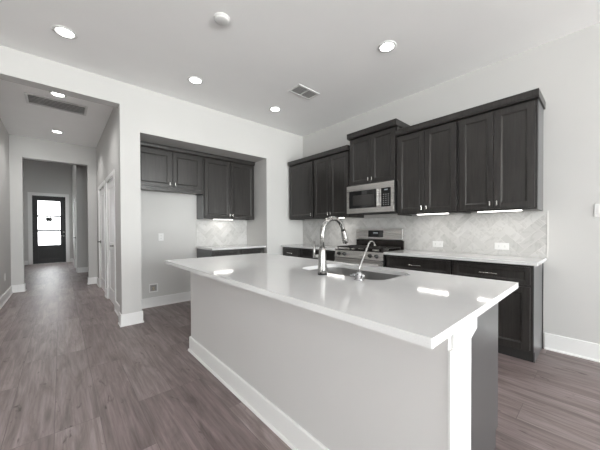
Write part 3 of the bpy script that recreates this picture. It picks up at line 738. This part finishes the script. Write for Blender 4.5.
downlight(-.032, 6.813, 'lit round hall light beyond the return grille', e=10.0)
downlight(.049, 1.464, 'lit round ceiling light above the near end of the hall side')
downlight(1.265, 1.464, 'lit round ceiling light above the middle of the island')
downlight(.049, -.9, 'added unseen ceiling light in the living area by the left')  # living area lamps, out of view, added to raise the light level
downlight(1.265, -.9, 'added unseen ceiling light in the living area middle')
downlight(2.492, -.9, 'added unseen ceiling light in the living area by the range wall')
downlight(-.25, 10.6, 'added unseen ceiling light in the tall foyer', z=3.9, e=7.0)  # unseen lamp added to brighten the foyer
sd = thing('smoke_detector', 'round white smoke detector on the kitchen ceiling', 'smoke detector', (1.075, 2.226, ZC))
MB().lathe([(.070, -.001), (.070, -.012), (.064, -.014)], 36, T((1.075, 2.226, ZC))).build('base', 'plastic', sd)
MB().lathe([(.062, -.0142), (.060, -.022), (.045, -.028), (.001, -.029)], 36, T((1.075, 2.226, ZC))).build('cover', 'plastic', sd)
# two-field supply vent
vt = thing('ceiling_vent', 'small white two-field supply vent on the kitchen ceiling', 'vent', (2.47, 2.69, ZC))
vx0, vx1, vy0, vy1 = 2.285, 2.665, 2.575, 2.800
b = MB(); z0, z1 = ZC-.010, ZC-.001
b.box(vx0, vx1, vy0, vy0+.028, z0, z1, bev=.002); b.box(vx0, vx1, vy1-.028, vy1, z0, z1, bev=.002); b.box(vx0, vx0+.028, vy0+.028, vy1-.028, z0, z1, bev=.002); b.box(vx1-.028, vx1, vy0+.028, vy1-.028, z0, z1, bev=.002)
xm = (vx0+vx1)/2; b.box(xm-.009, xm+.009, vy0+.028, vy1-.028, z0, z1); b.build('frame', 'plastic', vt)
box(vx0+.028, vx1-.028, vy0+.028, vy1-.028, ZC-.002, ZC-.0012).build('backing', 'duct', vt)
for f0, f1 in ((vx0+.03, xm-.01), (xm+.01, vx1-.03)):
    b = MB()
    for k in range(6):
        y = vy0+.034+k*.0275; b.prism([(y+.011, ZC-.0025), (y+.013, ZC-.0025), (y+.002, ZC-.0095), (y, ZC-.0095)], 'X', f0, f1)
    b.build('louvres', 'plastic', vt)
# return grille in the hall
hv = thing('return_grille', 'long white slatted return air grille on the hall ceiling', 'vent', (-.02, 5.34, ZC))
hx0, hx1, hy0, hy1 = -.35, .325, 5.14, 5.54
b = MB(); z0, z1 = ZC-.014, ZC-.001
b.box(hx0, hx1, hy0, hy0+.03, z0, z1, bev=.002); b.box(hx0, hx1, hy1-.03, hy1, z0, z1, bev=.002); b.box(hx0, hx0+.03, hy0+.03, hy1-.03, z0, z1, bev=.002); b.box(hx1-.03, hx1, hy0+.03, hy1-.03, z0, z1, bev=.002)
b.build('frame', 'plastic', hv); box(hx0+.03, hx1-.03, hy0+.03, hy1-.03, ZC-.002, ZC-.0012).build('backing', 'duct', hv)
b = MB()
for k in range(6):
    y = hy0+.040+k*.056; b.prism([(y+.019, ZC-.0025), (y+.026, ZC-.0025), (y+.007, ZC-.0135), (y, ZC-.0135)], 'X', hx0+.03, hx1-.03)
b.build('louvres', 'plastic', hv)

# ------------------------------------------------------------------ outlets and switches
def plate(name, label, cat, c, normal, w_, h_, kind, group=None):
    """normal: '-X' or '-Y' or '+X'; c is the centre on the wall"""
    r = thing(name, label, cat, c, group); x, y, z = c
    def bx(u0, u1, z0, z1, d0, d1, bev=0.):
        if normal == '-X': return box(x-d1, x-d0, y+u0, y+u1, z+z0, z+z1, bev=bev)
        if normal == '+X': return box(x+d0, x+d1, y+u0, y+u1, z+z0, z+z1, bev=bev)
        return box(x+u0, x+u1, y-d1, y-d0, z+z0, z+z1, bev=bev)
    bx(-w_/2, w_/2, -h_/2, h_/2, .0003, .0065, .002).build('plate', 'plastic', r)
    if kind == 'outlet_h':
        for s in (-1, 1):
            f = bx(s*.028-.017, s*.028+.017, -.015, .015, .0066, .0085, .0008).build('socket', 'plastic', r)
            sl = MB()
            for dz in (-.006, .006): sl._join(bx(s*.028-.006, s*.028+.003, dz-.0012, dz+.0012, .0086, .0090).bm)
            sl.build('slots', 'slot', f)
    elif kind == 'outlet_v':
        for s in (-1, 1):
            f = bx(-.016, .016, s*.020-.014, s*.020+.014, .0066, .0085, .0008).build('socket', 'plastic', r)
            sl = MB()
            for du in (-.006, .006): sl._join(bx(du-.0012, du+.0012, s*.020-.005, s*.020+.005, .0086, .0090).bm)
            sl.build('slots', 'slot', f)
    else:
        for u in ((0,) if w_ < .09 else (-.023, .023)):
            bx(u-.016, u+.016, -.033, .033, .0066, .0095, .001).build('rocker', 'plastic', r)
    return r
plate('wall_outlet', 'white outlet on the tile nearer the range', 'outlet', (XS-.001, 1.412, 1.012), '-X', .125, .075, 'outlet_h', 'outlets on the range wall tile')
plate('wall_outlet', 'white outlet on the tile near the open end of the counter', 'outlet', (XS-.001, .740, 1.014), '-X', .130, .075, 'outlet_h', 'outlets on the range wall tile')
plate('light_switch', 'white double switch on the wall right of the cabinets', 'switch', (XW, -.004, 1.372), '-X', .115, .118, 'switch')
plate('wall_outlet', 'white outlet on the bare wall of the fridge space', 'outlet', (1.20, YN, 1.094), '-Y', .075, .118, 'outlet_v')
plate('wall_outlet', 'white outlet low on the left wall of the hall', 'outlet', (XHL, 6.838, .41), '+X', .075, .118, 'outlet_v')
# water supply box low in the fridge space
wb = thing('water_supply_box', 'small square recessed water box low in the fridge space', 'water box', (1.083, YN, .295))
x0, x1, z0, z1 = 1.018, 1.148, .228, .362
b = MB(); b.box(x0, x1, YN-.008, YN-.0003, z1-.018, z1, bev=.002); b.box(x0, x1, YN-.008, YN-.0003, z0, z0+.018, bev=.002); b.box(x0, x0+.018, YN-.008, YN-.0003, z0+.018, z1-.018, bev=.002); b.box(x1-.018, x1, YN-.008, YN-.0003, z0+.018, z1-.018, bev=.002); b.build('frame', 'plastic', wb)
box(x0+.018, x1-.018, YN-.002, YN-.0004, z0+.018, z1-.018).build('recess', 'box_in', wb)
b = MB(); b.lathe([(.012, 0), (.012, .018), (.006, .022), (.006, .030)], 14, T((1.083, YN-.006, .262))); b.box(1.066, 1.100, YN-.010, YN-.003, .300, .309); b.build('valve', 'brass', wb)
